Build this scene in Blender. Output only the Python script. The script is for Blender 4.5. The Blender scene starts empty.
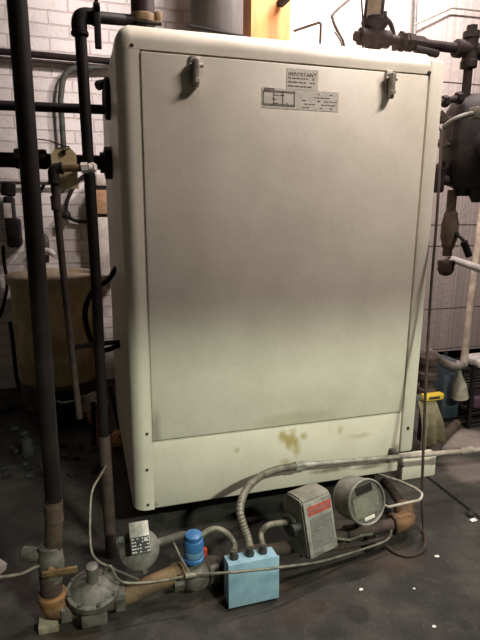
import bpy, bmesh, math, random
from mathutils import Vector as V, Matrix, Euler
random.seed(7)
C = bpy.context.scene.collection
# ------------------------------------------------------------------ camera
RX = V((0.95853384, -0.28489505, 0.00690625)).normalized()
FW = V((0.27938647, 0.93467067, -0.21984981)).normalized()
UP = RX.cross(FW).normalized()
FOC = 526.05
CAM = V((0, -2.0, 1.42))
cd = bpy.data.cameras.new('camera'); cam = bpy.data.objects.new('camera', cd); C.objects.link(cam)
cd.sensor_fit = 'VERTICAL'; cd.sensor_height = 36; cd.lens = FOC / 640 * 36; cd.clip_start = .05
m3 = Matrix((RX, UP, -FW)).transposed()
cam.matrix_world = Matrix.Translation(CAM) @ m3.to_4x4()
bpy.context.scene.camera = cam

def P(px, py, X=None, Y=None, Z=None):
    """measured photo point -> place in the room on a known plane"""
    d = FW + RX * ((px - 240) / FOC) - UP * ((py - 320) / FOC)
    t = (X - CAM.x) / d.x if X is not None else (Y - CAM.y) / d.y if Y is not None else (Z - CAM.z) / d.z
    return CAM + d * t

def PP(lst):
    return [P(a, b, Y=c) for a, b, c in lst]

def px2m(w, p):
    return w * ((V(p) - CAM).dot(FW)) / FOC

# ------------------------------------------------------------------ materials
def lin(c):
    return tuple(((v / 255) / 12.92 if v / 255 <= .04045 else ((v / 255 + .055) / 1.055) ** 2.4) for v in c) + (1,)

class NT:
    def __init__(s, name):
        s.m = bpy.data.materials.new(name); s.m.use_nodes = True
        s.t = s.m.node_tree; s.t.nodes.clear()
        s.out = s.n('ShaderNodeOutputMaterial'); s.b = s.n('ShaderNodeBsdfPrincipled')
        s.t.links.new(s.b.outputs[0], s.out.inputs[0])
        s.co = s.n('ShaderNodeNewGeometry').outputs['Position']
    def n(s, k, **kw):
        x = s.t.nodes.new(k)
        for a, b in kw.items(): setattr(x, a, b)
        return x
    def l(s, a, b): s.t.links.new(a, b)
    def obj(s):
        s.co = s.n('ShaderNodeTexCoord').outputs['Object']
    def mapping(s, sc=(1, 1, 1), loc=(0, 0, 0), rot=(0, 0, 0), src=None):
        mp = s.n('ShaderNodeMapping'); mp.inputs['Scale'].default_value = sc
        mp.inputs['Location'].default_value = loc; mp.inputs['Rotation'].default_value = rot
        s.l(src or s.co, mp.inputs['Vector']); return mp.outputs[0]
    def noise(s, scale, detail=5, sc=(1, 1, 1), rough=.6, src=None, dist=0):
        x = s.n('ShaderNodeTexNoise'); x.inputs['Scale'].default_value = scale
        x.inputs['Detail'].default_value = detail; x.inputs['Roughness'].default_value = rough
        x.inputs['Distortion'].default_value = dist
        s.l(s.mapping(sc, src=src), x.inputs['Vector']); return x.outputs['Fac']
    def ramp(s, f, a, b, lo=0., hi=1.):
        r = s.n('ShaderNodeMapRange'); r.interpolation_type = 'SMOOTHSTEP'
        r.inputs['From Min'].default_value = a; r.inputs['From Max'].default_value = b
        r.inputs['To Min'].default_value = lo; r.inputs['To Max'].default_value = hi
        s.l(f, r.inputs['Value']); return r.outputs['Result']
    def math(s, op, a, b):
        x = s.n('ShaderNodeMath', operation=op)
        for i, v in enumerate((a, b)):
            if isinstance(v, (int, float)): x.inputs[i].default_value = v
            else: s.l(v, x.inputs[i])
        return x.outputs[0]
    def mix(s, f, a, b):
        x = s.n('ShaderNodeMix', data_type='RGBA')
        if isinstance(f, (int, float)): x.inputs[0].default_value = f
        else: s.l(f, x.inputs[0])
        for i, v in ((6, a), (7, b)):
            if isinstance(v, tuple): x.inputs[i].default_value = v
            else: s.l(v, x.inputs[i])
        return x.outputs[2]
    def blob(s, c, rad, soft=.6, nz=.5, nscale=14):
        """irregular patch of a given place and size"""
        d = s.n('ShaderNodeVectorMath', operation='SUBTRACT'); s.l(s.co, d.inputs[0]); d.inputs[1].default_value = c
        e = s.n('ShaderNodeVectorMath', operation='DIVIDE'); s.l(d.outputs[0], e.inputs[0]); e.inputs[1].default_value = rad
        le = s.n('ShaderNodeVectorMath', operation='LENGTH'); s.l(e.outputs[0], le.inputs[0])
        v = s.math('ADD', le.outputs['Value'], s.math('MULTIPLY', s.math('SUBTRACT', s.noise(nscale), .5), nz * 2))
        return s.ramp(v, 1.0, 1.0 - soft)
    def finish(s, col, rough=.6, metal=0., bump=None, bs=.3, bd=.01, spec=.4):
        if isinstance(col, tuple): s.b.inputs['Base Color'].default_value = col
        else: s.l(col, s.b.inputs['Base Color'])
        if isinstance(rough, (int, float)): s.b.inputs['Roughness'].default_value = rough
        else: s.l(rough, s.b.inputs['Roughness'])
        s.b.inputs['Metallic'].default_value = metal
        s.b.inputs['Specular IOR Level'].default_value = spec
        if bump is not None:
            bp = s.n('ShaderNodeBump'); bp.inputs['Strength'].default_value = bs; bp.inputs['Distance'].default_value = bd
            s.l(bump, bp.inputs['Height']); s.l(bp.outputs[0], s.b.inputs['Normal'])
        return s.m

def M(name, c1, c2=None, rough=.6, metal=0., scale=25, thr=(.35, .68), bs=.25, bd=.004, sc=(1, 1, 1), spec=.4):
    t = NT(name); t.obj()
    c1 = lin(c1); c2 = lin(c2) if c2 else tuple(v * .62 for v in c1[:3]) + (1,)
    f = t.ramp(t.noise(scale, 6, sc), thr[0], thr[1])
    return t.finish(t.mix(f, c1, c2), rough, metal, t.noise(scale * 3, 5), bs, bd, spec)

BLACK = M('black_pipe_paint', (20, 16, 16), (32, 26, 24), .6, 0, 14, spec=.2)
BLACK2 = M('dark_cast_iron', (30, 26, 26), (42, 36, 34), .65, 0, 20, spec=.25)
RUST = M('rusty_iron', (78, 63, 50), (52, 43, 36), .85, 0, 22, bs=.6)
RUSTO = M('orange_rusty_iron', (134, 96, 60), (88, 66, 48), .85, 0, 16, bs=.5)
RUSTD = M('dull_brown_iron', (74, 60, 52), (50, 42, 38), .8, 0, 20, bs=.4)
RUSTP = M('pinkish_grey_iron', (46, 37, 35), (33, 27, 26), .8, 0, 24, spec=.2, bs=.4)
TANP = M('tan_coated_pipe', (128, 104, 76), (92, 74, 56), .75, 0, 12, bs=.3)
GREYM = M('grey_cast_metal', (112, 109, 100), (76, 73, 67), .55, .2, 18)
GREYL = M('light_grey_metal', (168, 166, 156), (120, 118, 110), .45, .25, 20)
GREYD = M('dark_grey_metal', (82, 82, 78), (56, 56, 53), .6, .2, 18)
ZINC = M('galvanised_steel', (176, 172, 160), (126, 120, 110), .45, .3, 20)
FLEXM = M('grey_flexible_steel', (140, 134, 120), (96, 92, 82), .5, .3, 20)
TUBEM = M('grey_tubing', (130, 125, 110), (96, 91, 80), .5, .2, 30)
BRASS = M('brass', (132, 108, 74), (92, 74, 50), .45, .3, 30)
WHITEP = M('white_paint', (225, 216, 206), (190, 180, 170), .6, 0, 10)
WHITEG = M('bright_white_paint', (232, 226, 222), (205, 196, 190), .55, 0, 12)
TAN = M('manila_card', (234, 214, 168), (208, 186, 142), .8, 0, 20)
BLUE = M('blue_plastic', (62, 118, 172), (46, 94, 146), .38, 0, 20, spec=.6)
BOXB = M('blue_grey_paint', (150, 182, 198), (126, 160, 178), .5, 0, 12)
TANKB = M('dark_blue_paint', (58, 67, 73), (46, 54, 60), .5, 0, 10)
YEL = M('yellow_plastic', (232, 196, 70), (206, 170, 56), .5, 0, 20)
RED = M('red_plastic', (190, 60, 36), None, .5, 0, 20)
REDL = M('faded_red_print', (176, 84, 72), (146, 66, 58), .7, 0, 40)
INK = M('black_ink', (44, 44, 44), (60, 58, 56), .8, 0, 40)
INKG = M('grey_ink', (112, 106, 100), (140, 134, 126), .8, 0, 60)
PAPER = M('yellowed_label_paper', (222, 218, 203), (208, 203, 188), .8, 0, 30)
DRUM = M('tan_plastic_drum', (186, 170, 128), (146, 130, 92), .6, 0, 7, sc=(1, 1, .5))
DRUMT = M('greyish_drum_lid', (168, 154, 130), (140, 126, 104), .6, 0, 9)
CLOTH = M('tan_cloth', (190, 178, 150), (158, 146, 118), .9, 0, 18)
CARD = M('tan_plywood', (176, 118, 66), (146, 92, 50), .75, 0, 6, sc=(4, 4, .4))
COPPER = M('orange_scrap', (236, 172, 120), (150, 96, 62), .7, 0, 40)
PURP = M('purple_packet', (86, 58, 78), None, .6)
RUBBER = M('black_rubber', (22, 20, 20), (32, 30, 29), .75, 0, 20, spec=.12)
FLUE = M('dull_flue_steel', (78, 73, 71), (60, 56, 54), .7, 0, 8, sc=(3, 3, .5))
DEBRIS = M('dark_debris', (58, 54, 50), (34, 32, 30), .9, 0, 30, bs=.6)
GLASSG = M('dusty_gauge_face', (128, 126, 112), (104, 102, 92), .3, 0, 14)

# boiler enamel, with wear and, on the door, a painted latch shadow
def enamel(name, door=False, low=False):
    t = NT(name)
    base = t.mix(t.ramp(t.noise(3.2, 6), .3, .72), lin((228, 222, 204)), lin((212, 205, 187)))
    fine = t.ramp(t.noise(60, 4), .52, .78)
    c = t.mix(t.math('MULTIPLY', fine, .22), base, lin((172, 160, 138)))
    yl = lin((166, 148, 78)); br = lin((86, 66, 44)); dk = lin((120, 112, 100))
    if door:
        q = P(205, 72, Y=0)
        c = t.mix(t.math('MULTIPLY', t.blob((q.x - .09, 0, q.z - .10), (.10, .3, .035), .8, .4), .15), c, dk)  # faint shadow of the left latch, painted below and left of it
        for a, b in ((192, 75), (384, 84)):
            q = P(a, b, Y=0)
            c = t.mix(t.math('MULTIPLY', t.blob(tuple(q), (.05, .3, .045), .9, .4), .7), c, lin((92, 84, 74)))
        q = P(300, 418, Y=0)
        c = t.mix(t.math('MULTIPLY', t.blob((q.x, 0, q.z), (.28, .3, .05), .9, .6, 9), .35), c, lin((160, 148, 96)))
        q = P(156, 430, Y=0)
        c = t.mix(t.math('MULTIPLY', t.blob((q.x, 0, q.z), (.03, .3, .14), .9, .5), .4), c, br)
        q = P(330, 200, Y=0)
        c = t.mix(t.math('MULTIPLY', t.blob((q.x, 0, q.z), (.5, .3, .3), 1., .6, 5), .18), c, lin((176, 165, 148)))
    if low:
        for a, b, w, h, s in ((291, 440, .03, .07, .9), (283, 436, .025, .05, .8), (297, 448, .02, .06, .7), (303, 436, .02, .03, .7), (340, 430, .015, .03, .5), (237, 450, .012, .02, .5), (285, 462, .03, .03, .5), (360, 436, .06, .02, .4)):
            q = P(a, b, Y=0)
            c = t.mix(t.math('MULTIPLY', t.blob((q.x, 0, q.z), (w * 1.4, .3, h), .9, .7, 30), s), c, yl)
        for a, b, w, h in ((150, 505, .04, .03), (370, 466, .12, .02), (395, 452, .03, .06), (330, 470, .14, .018)):
            q = P(a, b, Y=0)
            c = t.mix(t.math('MULTIPLY', t.blob((q.x, 0, q.z), (w, .3, h), .8, .6, 25), .65), c, br)
    return t.finish(c, t.ramp(t.noise(8), .3, .7, .34, .52), 0, t.noise(2.2, 3), .08, .03, .45)
ENA = enamel('boiler_enamel'); ENAD = enamel('boiler_enamel_scuffed', door=True); ENAL = enamel('boiler_enamel_stained', low=True)

# ------------------------------------------------------------------ mesh helpers
def fillet(pts, r, n=6):
    pts = [V(p) for p in pts]; out = [pts[0]]
    for i in range(1, len(pts) - 1):
        a, b, c = pts[i - 1], pts[i], pts[i + 1]
        u = (a - b); w = (c - b); lu, lw = u.length, w.length; u.normalize(); w.normalize()
        ang = u.angle(w, math.pi)
        if ang > 3.05: out.append(b); continue
        d = min(r / math.tan(ang / 2), lu * .49, lw * .49)
        p0, p2 = b + u * d, b + w * d
        for k in range(n + 1):
            s = k / n; out.append(p0 * (1 - s) ** 2 + b * 2 * s * (1 - s) + p2 * s * s)
    out.append(pts[-1]); return out

def spline(pts, n=8):
    pts = [V(p) for p in pts]; q = [pts[0] * 2 - pts[1]] + pts + [pts[-1] * 2 - pts[-2]]; out = []
    for i in range(1, len(q) - 2):
        a, b, c, d = q[i - 1:i + 3]
        for k in range(n):
            s = k / n
            out.append(.5 * ((2 * b) + (c - a) * s + (2 * a - 5 * b + 4 * c - d) * s * s + (3 * b - a - 3 * c + d) * s ** 3))
    out.append(pts[-1]); return out

class MB:
    def __init__(s): s.bm = bmesh.new(); s.mi = 0
    def ring(s, fs, mi=None):
        for f in fs: f.material_index = s.mi if mi is None else mi; f.smooth = True
    def tube(s, pts, r, seg=14, cap=True):
        pts = [V(p) for p in pts]; N = len(pts); rs = r if isinstance(r, (list, tuple)) else [r] * N
        t0 = (pts[1] - pts[0]).normalized(); ref = V((0, 0, 1)) if abs(t0.z) < .9 else V((1, 0, 0))
        nrm = (ref - t0 * ref.dot(t0)).normalized(); rows = []
        for i, p in enumerate(pts):
            a = pts[max(i - 1, 0)]; b = pts[min(i + 1, N - 1)]
            t = (b - a)
            if t.length < 1e-9: t = t0
            t.normalize(); nrm = (nrm - t * nrm.dot(t)).normalized(); bi = t.cross(nrm)
            rows.append([s.bm.verts.new(p + (nrm * math.cos(2 * math.pi * k / seg) + bi * math.sin(2 * math.pi * k / seg)) * rs[i]) for k in range(seg)])
        fs = []
        for i in range(N - 1):
            for k in range(seg):
                fs.append(s.bm.faces.new((rows[i][k], rows[i][(k + 1) % seg], rows[i + 1][(k + 1) % seg], rows[i + 1][k])))
        if cap:
            fs.append(s.bm.faces.new(rows[0][::-1])); fs.append(s.bm.faces.new(rows[-1]))
        s.ring(fs); return s
    def lathe(s, prof, o, ax, seg=24):
        """prof: (radius, height along axis)"""
        ax = V(ax).normalized(); o = V(o)
        pts, rs = [], []
        for r, h in prof: pts.append(o + ax * h); rs.append(max(r, 1e-4))
        ref = V((0, 0, 1)) if abs(ax.z) < .9 else V((1, 0, 0)); n = (ref - ax * ref.dot(ax)).normalized(); b = ax.cross(n)
        rows = [[s.bm.verts.new(p + (n * math.cos(2 * math.pi * k / seg) + b * math.sin(2 * math.pi * k / seg)) * r) for k in range(seg)] for p, r in zip(pts, rs)]
        fs = [s.bm.faces.new((rows[i][k], rows[i][(k + 1) % seg], rows[i + 1][(k + 1) % seg], rows[i + 1][k])) for i in range(len(rows) - 1) for k in range(seg)]
        fs += [s.bm.faces.new(rows[0][::-1]), s.bm.faces.new(rows[-1])]
        s.ring(fs); return s
    def cyl(s, a, b, r, seg=20, bev=0):
        a, b = V(a), V(b); L = (b - a).length
        return s.lathe([(r, 0), (r, L)] if not bev else [(r - bev, 0), (r, bev), (r, L - bev), (r - bev, L)], a, b - a, seg)
    def hexn(s, a, b, r): return s.cyl(a, b, r, 6)
    def box(s, c, size, rot=None, bev=0., axes=None):
        c = V(c); R = Matrix.Identity(3)
        if rot is not None: R = Euler(rot).to_matrix()
        if axes is not None: R = Matrix([V(a).normalized() for a in axes]).transposed()
        vs = [s.bm.verts.new(c + R @ V((x * size[0] / 2, y * size[1] / 2, z * size[2] / 2))) for x in (-1, 1) for y in (-1, 1) for z in (-1, 1)]
        idx = ((0, 1, 3, 2), (4, 6, 7, 5), (0, 4, 5, 1), (2, 3, 7, 6), (0, 2, 6, 4), (1, 5, 7, 3))
        fs = [s.bm.faces.new([vs[i] for i in q]) for q in idx]
        for f in fs: f.material_index = s.mi
        if bev:
            es = list({e for f in fs for e in f.edges})
            g = bmesh.ops.bevel(s.bm, geom=es, offset=bev, segments=2, affect='EDGES', profile=.5)
            for f in g['faces']: f.material_index = s.mi; f.smooth = True
        return s
    def bb(s, x0, x1, y0, y1, z0, z1, bev=0.): return s.box(((x0 + x1) / 2, (y0 + y1) / 2, (z0 + z1) / 2), (x1 - x0, y1 - y0, z1 - z0), bev=bev)
    def prism(s, pts, ext, smooth=False):
        """closed 3d polygon pushed along ext"""
        e = V(ext); a = [s.bm.verts.new(V(p)) for p in pts]; b = [s.bm.verts.new(V(p) + e) for p in pts]; n = len(a)
        fs = [s.bm.faces.new(a[::-1]), s.bm.faces.new(b)] + [s.bm.faces.new((a[i], a[(i + 1) % n], b[(i + 1) % n], b[i])) for i in range(n)]
        for f in fs: f.material_index = s.mi; f.smooth = smooth
        return s
    def ball(s, c, r, sub=2, jit=0, sc=(1, 1, 1)):
        g = bmesh.ops.create_icosphere(s.bm, subdivisions=sub, radius=r)
        for v in g['verts']:
            k = 1 + random.uniform(-jit, jit)
            v.co = V((v.co.x * sc[0], v.co.y * sc[1], v.co.z * sc[2])) * k + V(c)
        for v in g['verts']:
            for f in v.link_faces: f.material_index = s.mi; f.smooth = jit < .05
        return s
    def done(s, name, mats, parent=None, sharp=38):
        if not isinstance(mats, (list, tuple)): mats = [mats]
        bmesh.ops.recalc_face_normals(s.bm, faces=s.bm.faces)
        if parent is not None: org = WL(parent)
        else:
            xs = [v.co for v in s.bm.verts]
            org = V((sum(v.x for v in xs) / len(xs), sum(v.y for v in xs) / len(xs), min(v.z for v in xs)))
        for v in s.bm.verts: v.co -= org
        me = bpy.data.meshes.new(name); s.bm.to_mesh(me); s.bm.free()
        for m in mats: me.materials.append(m)
        for p in me.polygons: p.use_smooth = True
        me.set_sharp_from_angle(angle=math.radians(sharp))
        o = bpy.data.objects.new(name, me); C.objects.link(o)
        if parent is not None: o.parent = parent
        else: o.location = org
        return o

def WL(o):
    l = V(o.location); p = o.parent
    while p is not None: l = l + p.location; p = p.parent
    return l
def thing(name, label, cat, loc, group=None):
    o = bpy.data.objects.new(name, None); C.objects.link(o); o.location = loc; o.empty_display_size = .05
    o['label'] = label; o['category'] = cat
    if group: o['group'] = group
    return o
def tag(o, label, cat, group=None):
    o['label'] = label; o['category'] = cat
    if group: o['group'] = group
    return o
def struct(o): o['kind'] = 'structure'; return o
def lab(o, s): o['label'] = s; return o
def elbow(a, corner, b, r, rr=None, lip=.25):
    """pipe elbow fitting with beaded ends"""
    a, c, b = V(a), V(corner), V(b); m = MB(); R = r * 1.28
    pts = fillet([a, c, b], rr or r * 2.2, 8); m.tube(pts, R, 18)
    for e, o in ((a, c), (b, c)):
        d = (o - e).normalized(); L = r * .7
        m.lathe([(R, -.001), (R * 1.13, L * .2), (R * 1.13, L * .8), (R, L)], e, d, 18)
    return m
def coupling(m, c, ax, r, L):
    ax = V(ax).normalized(); m.lathe([(r, -L / 2), (r * 1.3, -L / 2 + .001), (r * 1.36, -L / 2 + L * .12), (r * 1.3, -L / 2 + L * .26), (r * 1.3, L / 2 - L * .26), (r * 1.36, L / 2 - L * .12), (r * 1.3, L / 2 - .001), (r, L / 2)], c, ax, 20); return m

# ------------------------------------------------------------------ the room
def brick():
    t = NT('painted_white_brick'); sx = t.n('ShaderNodeSeparateXYZ'); t.l(t.co, sx.inputs[0])
    cb = t.n('ShaderNodeCombineXYZ'); t.l(sx.outputs[0], cb.inputs[0]); t.l(sx.outputs[2], cb.inputs[1])
    dv = t.n('ShaderNodeVectorMath', operation='ADD'); t.l(cb.outputs[0], dv.inputs[0])
    nz = t.n('ShaderNodeTexNoise'); nz.inputs['Scale'].default_value = 7; t.l(t.co, nz.inputs['Vector'])
    sb = t.n('ShaderNodeVectorMath', operation='SCALE'); t.l(nz.outputs['Color'], sb.inputs[0]); sb.inputs['Scale'].default_value = .012
    t.l(sb.outputs[0], dv.inputs[1])
    br = t.n('ShaderNodeTexBrick'); br.inputs['Scale'].default_value = 1; br.inputs['Brick Width'].default_value = .27
    br.inputs['Row Height'].default_value = .087; br.inputs['Mortar Size'].default_value = .006; br.inputs['Mortar Smooth'].default_value = .3
    br.inputs['Color1'].default_value = lin((232, 226, 222)); br.inputs['Color2'].default_value = lin((220, 212, 208)); br.inputs['Mortar'].default_value = lin((208, 196, 190))
    t.l(dv.outputs[0], br.inputs['Vector'])
    c = t.mix(t.math('MULTIPLY', t.ramp(t.noise(4, 6), .5, .75), .35), br.outputs['Color'], lin((176, 166, 158)))
    h = t.math('ADD', t.math('MULTIPLY', br.outputs['Fac'], -1.), t.math('MULTIPLY', t.noise(40, 4), .3))
    return t.finish(c, .7, 0, h, 1., .02)
def concrete():
    t = NT('stained_dark_concrete')
    n1 = t.ramp(t.noise(2.2, 9, rough=.7), .38, .62); n2 = t.ramp(t.noise(9, 9, rough=.75), .42, .66)
    c = t.mix(n1, lin((72, 68, 64)), lin((44, 42, 40)))
    c = t.mix(t.math('MULTIPLY', n2, .6), c, lin((42, 39, 37)))
    c = t.mix(t.math('MULTIPLY', t.ramp(t.noise(70, 3), .62, .74), .25), c, lin((168, 160, 150)))
    for a, b, r, s in ((152, 612, .055, .6), (172, 610, .04, .45), (357, 614, .055, .8), (317, 606, .04, .55), (414, 576, .045, .5), (465, 625, .03, .6), (205, 622, .06, .4), (390, 600, .05, .35), (330, 628, .05, .3)):
        q = P(a, b, Z=0); c = t.mix(t.math('MULTIPLY', t.blob((q.x, q.y, 0), (r, r, .3), .35, .12, 10), s), c, lin((36, 33, 32)))
    for a, b, w, h, s in ((60, 640, .2, .07, .6), (250, 590, .5, .08, .5), (390, 560, .2, .12, .55), (300, 610, .35, .1, .35)):
        q = P(a, b, Z=0); c = t.mix(t.math('MULTIPLY', t.blob((q.x, q.y, 0), (w, h, .3), .9, .6, 7), s), c, lin((74, 56, 46)))
    q = P(50, 445, Z=0); c = t.mix(t.math('MULTIPLY', t.blob((q.x, q.y + .3, 0), (1.1, .75, .4), .5, .35, 3), .85), c, lin((34, 32, 31)))  # left rear floor darkened in its colour, deepening the boiler's shade
    for a, b, w, h, s in ((455, 440, .3, .2, .7), (470, 470, .2, .2, .35)):
        q = P(a, b, Z=0); c = t.mix(t.math('MULTIPLY', t.blob((q.x, q.y, 0), (w, h, .3), .6, .5, 7), s), c, lin((160, 144, 137)))
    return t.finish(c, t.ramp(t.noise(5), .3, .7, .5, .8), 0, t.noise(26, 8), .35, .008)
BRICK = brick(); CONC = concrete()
PLAIN = M('plain_painted_plaster', (92, 88, 84), (76, 72, 68), .8, 0, 3)
CEIL = M('painted_ceiling', (84, 80, 76), (66, 62, 60), .9, 0, 3)
TILE = M('scored_wall_tile', (136, 126, 121), (108, 100, 96), .6, 0, 10, sc=(22, 1, .06), bs=.5, bd=.01)
YB, XL, XR, YF, ZC = 2.2, -1.7, 4.6, -4.4, 3.6
def slab(name, x0, x1, y0, y1, z0, z1, m):
    return struct(MB().bb(x0, x1, y0, y1, z0, z1).done(name, m))
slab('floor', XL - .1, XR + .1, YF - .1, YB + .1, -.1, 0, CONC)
slab('ceiling', XL - .1, XR + .1, YF - .1, YB + .1, ZC, ZC + .1, CEIL)
slab('wall_back', XL, XR, YB, YB + .12, 0, ZC, BRICK)
slab('wall_left', XL - .1, XL, YF, YB, 0, ZC, PLAIN)
slab('wall_right', XR, XR + .1, YF, YB, 0, ZC, PLAIN)
slab('wall_front', XL, XR, YF - .1, YF, 0, ZC, PLAIN)
slab('shade_beam', XL, XR, -2.95, -2.85, 2.69, ZC, CEIL)  # out of view, added to shade the upper door from the rear lamp
# tiled partition beyond the boiler, courses of tall scored tile, open at its foot
m = MB(); YP = 1.35
zs = [.28] + [P(455, y, Y=YP).z for y in (348, 308, 246, 225, 105, 83)] + [ZC]
for a, b in zip(zs[:-1], zs[1:]): m.bb(1.0, 4.6, YP, YP + .12, a + .004, b - .004)
m.bb(1.0, 4.6, YP + .012, YP + .11, .28, ZC); m.bb(1.0, 2.0, YP + .02, YP + .12, 0, .3); m.bb(3.35, 4.6, YP, YP + .12, 0, .3)
struct(m.done('wall_right', TILE))
q0, q1 = P(426, 476, Z=0), P(486, 523, Z=0); dj = (q1 - q0).normalized().cross(V((0, 0, 1))) * .009
struct(MB().prism([q0 - dj, q1 - dj, q1 + dj, q0 + dj], (0, 0, .002)).done('trim_1', RUBBER))

# ------------------------------------------------------------------ boiler
X0, X1, ZB, ZT, DEP = .146, 1.398, .155, 2.022, 1.12
dx0, dx1, dz0, dz1 = .2254, 1.3957, .4626, 1.9288
boiler = thing('boiler', 'large off-white enamelled steel boiler cabinet with two latches on its front door', 'boiler', (.8, .5, 0))
def arc(cx, cz, r, a0, a1, n=8): return [(cx + r * math.cos(math.radians(a0 + (a1 - a0) * i / n)), cz + r * math.sin(math.radians(a0 + (a1 - a0) * i / n))) for i in range(n + 1)]
# wraparound jacket: plan outline with rounded front left corner, pushed up; top edge rounded by its own cap
m = MB()
rv = .055
plan = [(X0, DEP)] + [(x, y) for x, y in arc(X0 + rv, rv, rv, 180, 270)] + [(dx0 + .004, 0), (dx0 + .004, .03)] + [(X1, .03), (X1, DEP)]
zj = dz1 + .003
m.prism([(x, y, ZB) for x, y in plan], (0, 0, zj - ZB), True)
m.done('jacket', ENA, boiler, 30)
m = MB()       # top cover: the jacket's outline drawn in along a quarter round
RT = .07; rows = []
for zz, d in [(dz1 + .004, 0)] + [(ZT - RT + RT * math.sin(math.radians(9 * k)), RT * (1 - math.cos(math.radians(9 * k)))) for k in range(11)]:
    rr = max(rv - d, .004); pl2 = [(X0 + d, DEP)] + [(x, y) for x, y in arc(X0 + d + rr, d + rr, rr, 180, 270)] + [(X1 + .004, d), (X1 + .004, DEP)]
    rows.append([m.bm.verts.new((x, y, zz)) for x, y in pl2])
n = len(rows[0])
for a, b in zip(rows[:-1], rows[1:]):
    for k in range(n): m.bm.faces.new((a[k], a[(k + 1) % n], b[(k + 1) % n], b[k]))
m.bm.faces.new(rows[0][::-1]); m.bm.faces.new(rows[-1])
m.done('top_cover', ENA, boiler, 34)
m = MB().bb(X1 + .004, 1.472, 0.0, DEP, .25, ZT - .03, .014); m.done('side_flange', ENA, boiler)
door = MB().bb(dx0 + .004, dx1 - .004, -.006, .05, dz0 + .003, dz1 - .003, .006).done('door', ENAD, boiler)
m = MB().bb(dx0 + .002, dx1, -.001, .05, ZB + .003, dz0 - .003, .008); m.done('lower_panel', ENAL, boiler)
MB().bb(.3, 1.4, .2, 1.0, .0, ZB + .01).done('base', BLACK, boiler)
for a, b in ((132, 45), (147, 434), (147, 470), (148, 505), (429, 73), (408, 428), (402, 466)):
    q = P(a, b, Y=0); y0 = .004 if a < 160 else -.001
    MB().lathe([(.009, .012), (.009, .002), (.006, -.006), (.001, -.007)], (q.x, y0, q.z), (0, 1, 0), 10).done('screw', RUSTD, boiler)
for a, b in ((195, 70), (390, 83)):
    q = P(a, b, Y=-.02); m = MB()
    m.box((q.x, -.010, q.z + .006), (.03, .012, .085), bev=.003)
    m.box((q.x + .003, -.026, q.z - .012), (.02, .034, .095), rot=(.12, 0, .0), bev=.005)
    m.cyl((q.x - .02, -.02, q.z + .016), (q.x + .03, -.02, q.z + .016), .007, 12)
    m.lathe([(.012, 0), (.014, .004), (.008, .02)], (q.x + .003, -.03, q.z - .038), (0, -1, 0), 12)
    lab(m.done('latch', ZINC, door), 'small worn metal draw latch')
q0, q1 = P(262, 87, Y=-.007), P(338, 112, Y=-.007); qh = P(290, 68, Y=-.007); qe = P(317, 86, Y=-.007)
m = MB(); yl = -.0075
m.mi = 1
m.bb(q0.x, q1.x, yl, yl + .003, q1.z, q0.z)
m.bb(qh.x - .012, qe.x + .004, yl, yl + .003, q0.z - .001, qh.z)
m.mi = 0
def dash(x0, x1, z, h, den=.8):
    x = x0
    while x < x1:
        w = random.uniform(.006, .02)
        if random.random() < den: m.bb(x, min(x + w, x1), yl - .001, yl + .001, z - h / 2, z + h / 2)
        x += w + .004
for k in range(3): dash(qh.x - .006, qe.x - .01 * k, qh.z - .034 - .014 * k, .004)
xm = q0.x + (q1.x - q0.x) * .42
m.mi = 2
for z in (q0.z - .012, q1.z + .012): m.bb(q0.x + .006, xm, yl - .001, yl + .001, z - .0035, z + .0035)
for f in (0.0, .33, .62, 1.0): x = q0.x + .006 + (xm - q0.x - .008) * f; m.bb(x - .002, x + .002, yl - .001, yl + .001, q1.z + .012, q0.z - .012)
m.mi = 0
m.bb(q0.x + .01, q0.x + .05, yl - .0012, yl + .001, q0.z - .014, q0.z - .001)
for k in range(3): dash(q0.x + .02, xm - .01, q0.z - .025 - .014 * k, .003, .35)
for k in range(5): dash(xm + .03 + (k < 2) * .05, q1.x - .008, q0.z - .012 - .0125 * k, .003, .6)
lb = m.done('instruction_label', [INKG, PAPER, INKG], door)
fc = bpy.data.curves.new('heading', 'FONT'); fc.body = 'IMPORTANT'; fc.size = .0185; fc.extrude = .0006; fc.space_character = 1.15
tmp = bpy.data.objects.new('heading', fc); C.objects.link(tmp); bpy.context.view_layer.update()
me = bpy.data.meshes.new_from_object(tmp.evaluated_get(bpy.context.evaluated_depsgraph_get())); bpy.data.objects.remove(tmp)
me.transform(Matrix.Rotation(math.pi / 2, 4, 'X')); me.transform(Matrix.Translation(V((qh.x - .006, yl - .0004, qh.z - .026)) - WL(door)))
bmx = bmesh.new(); bmx.from_mesh(lb.data); bmx.from_mesh(me)
for f in bmx.faces:
    if f.calc_center_median().y < 0 and False: pass
bmx.to_mesh(lb.data); bmx.free()

# ------------------------------------------------------------------ helpers for plain runs
def run(name, pts, r, mat, label, cat, seg=14, fr=None, spl=False):
    p = spline(pts) if spl else (fillet(pts, fr) if fr else pts)
    return tag(MB().tube(p, r, seg).done(name, mat), label, cat)

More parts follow.
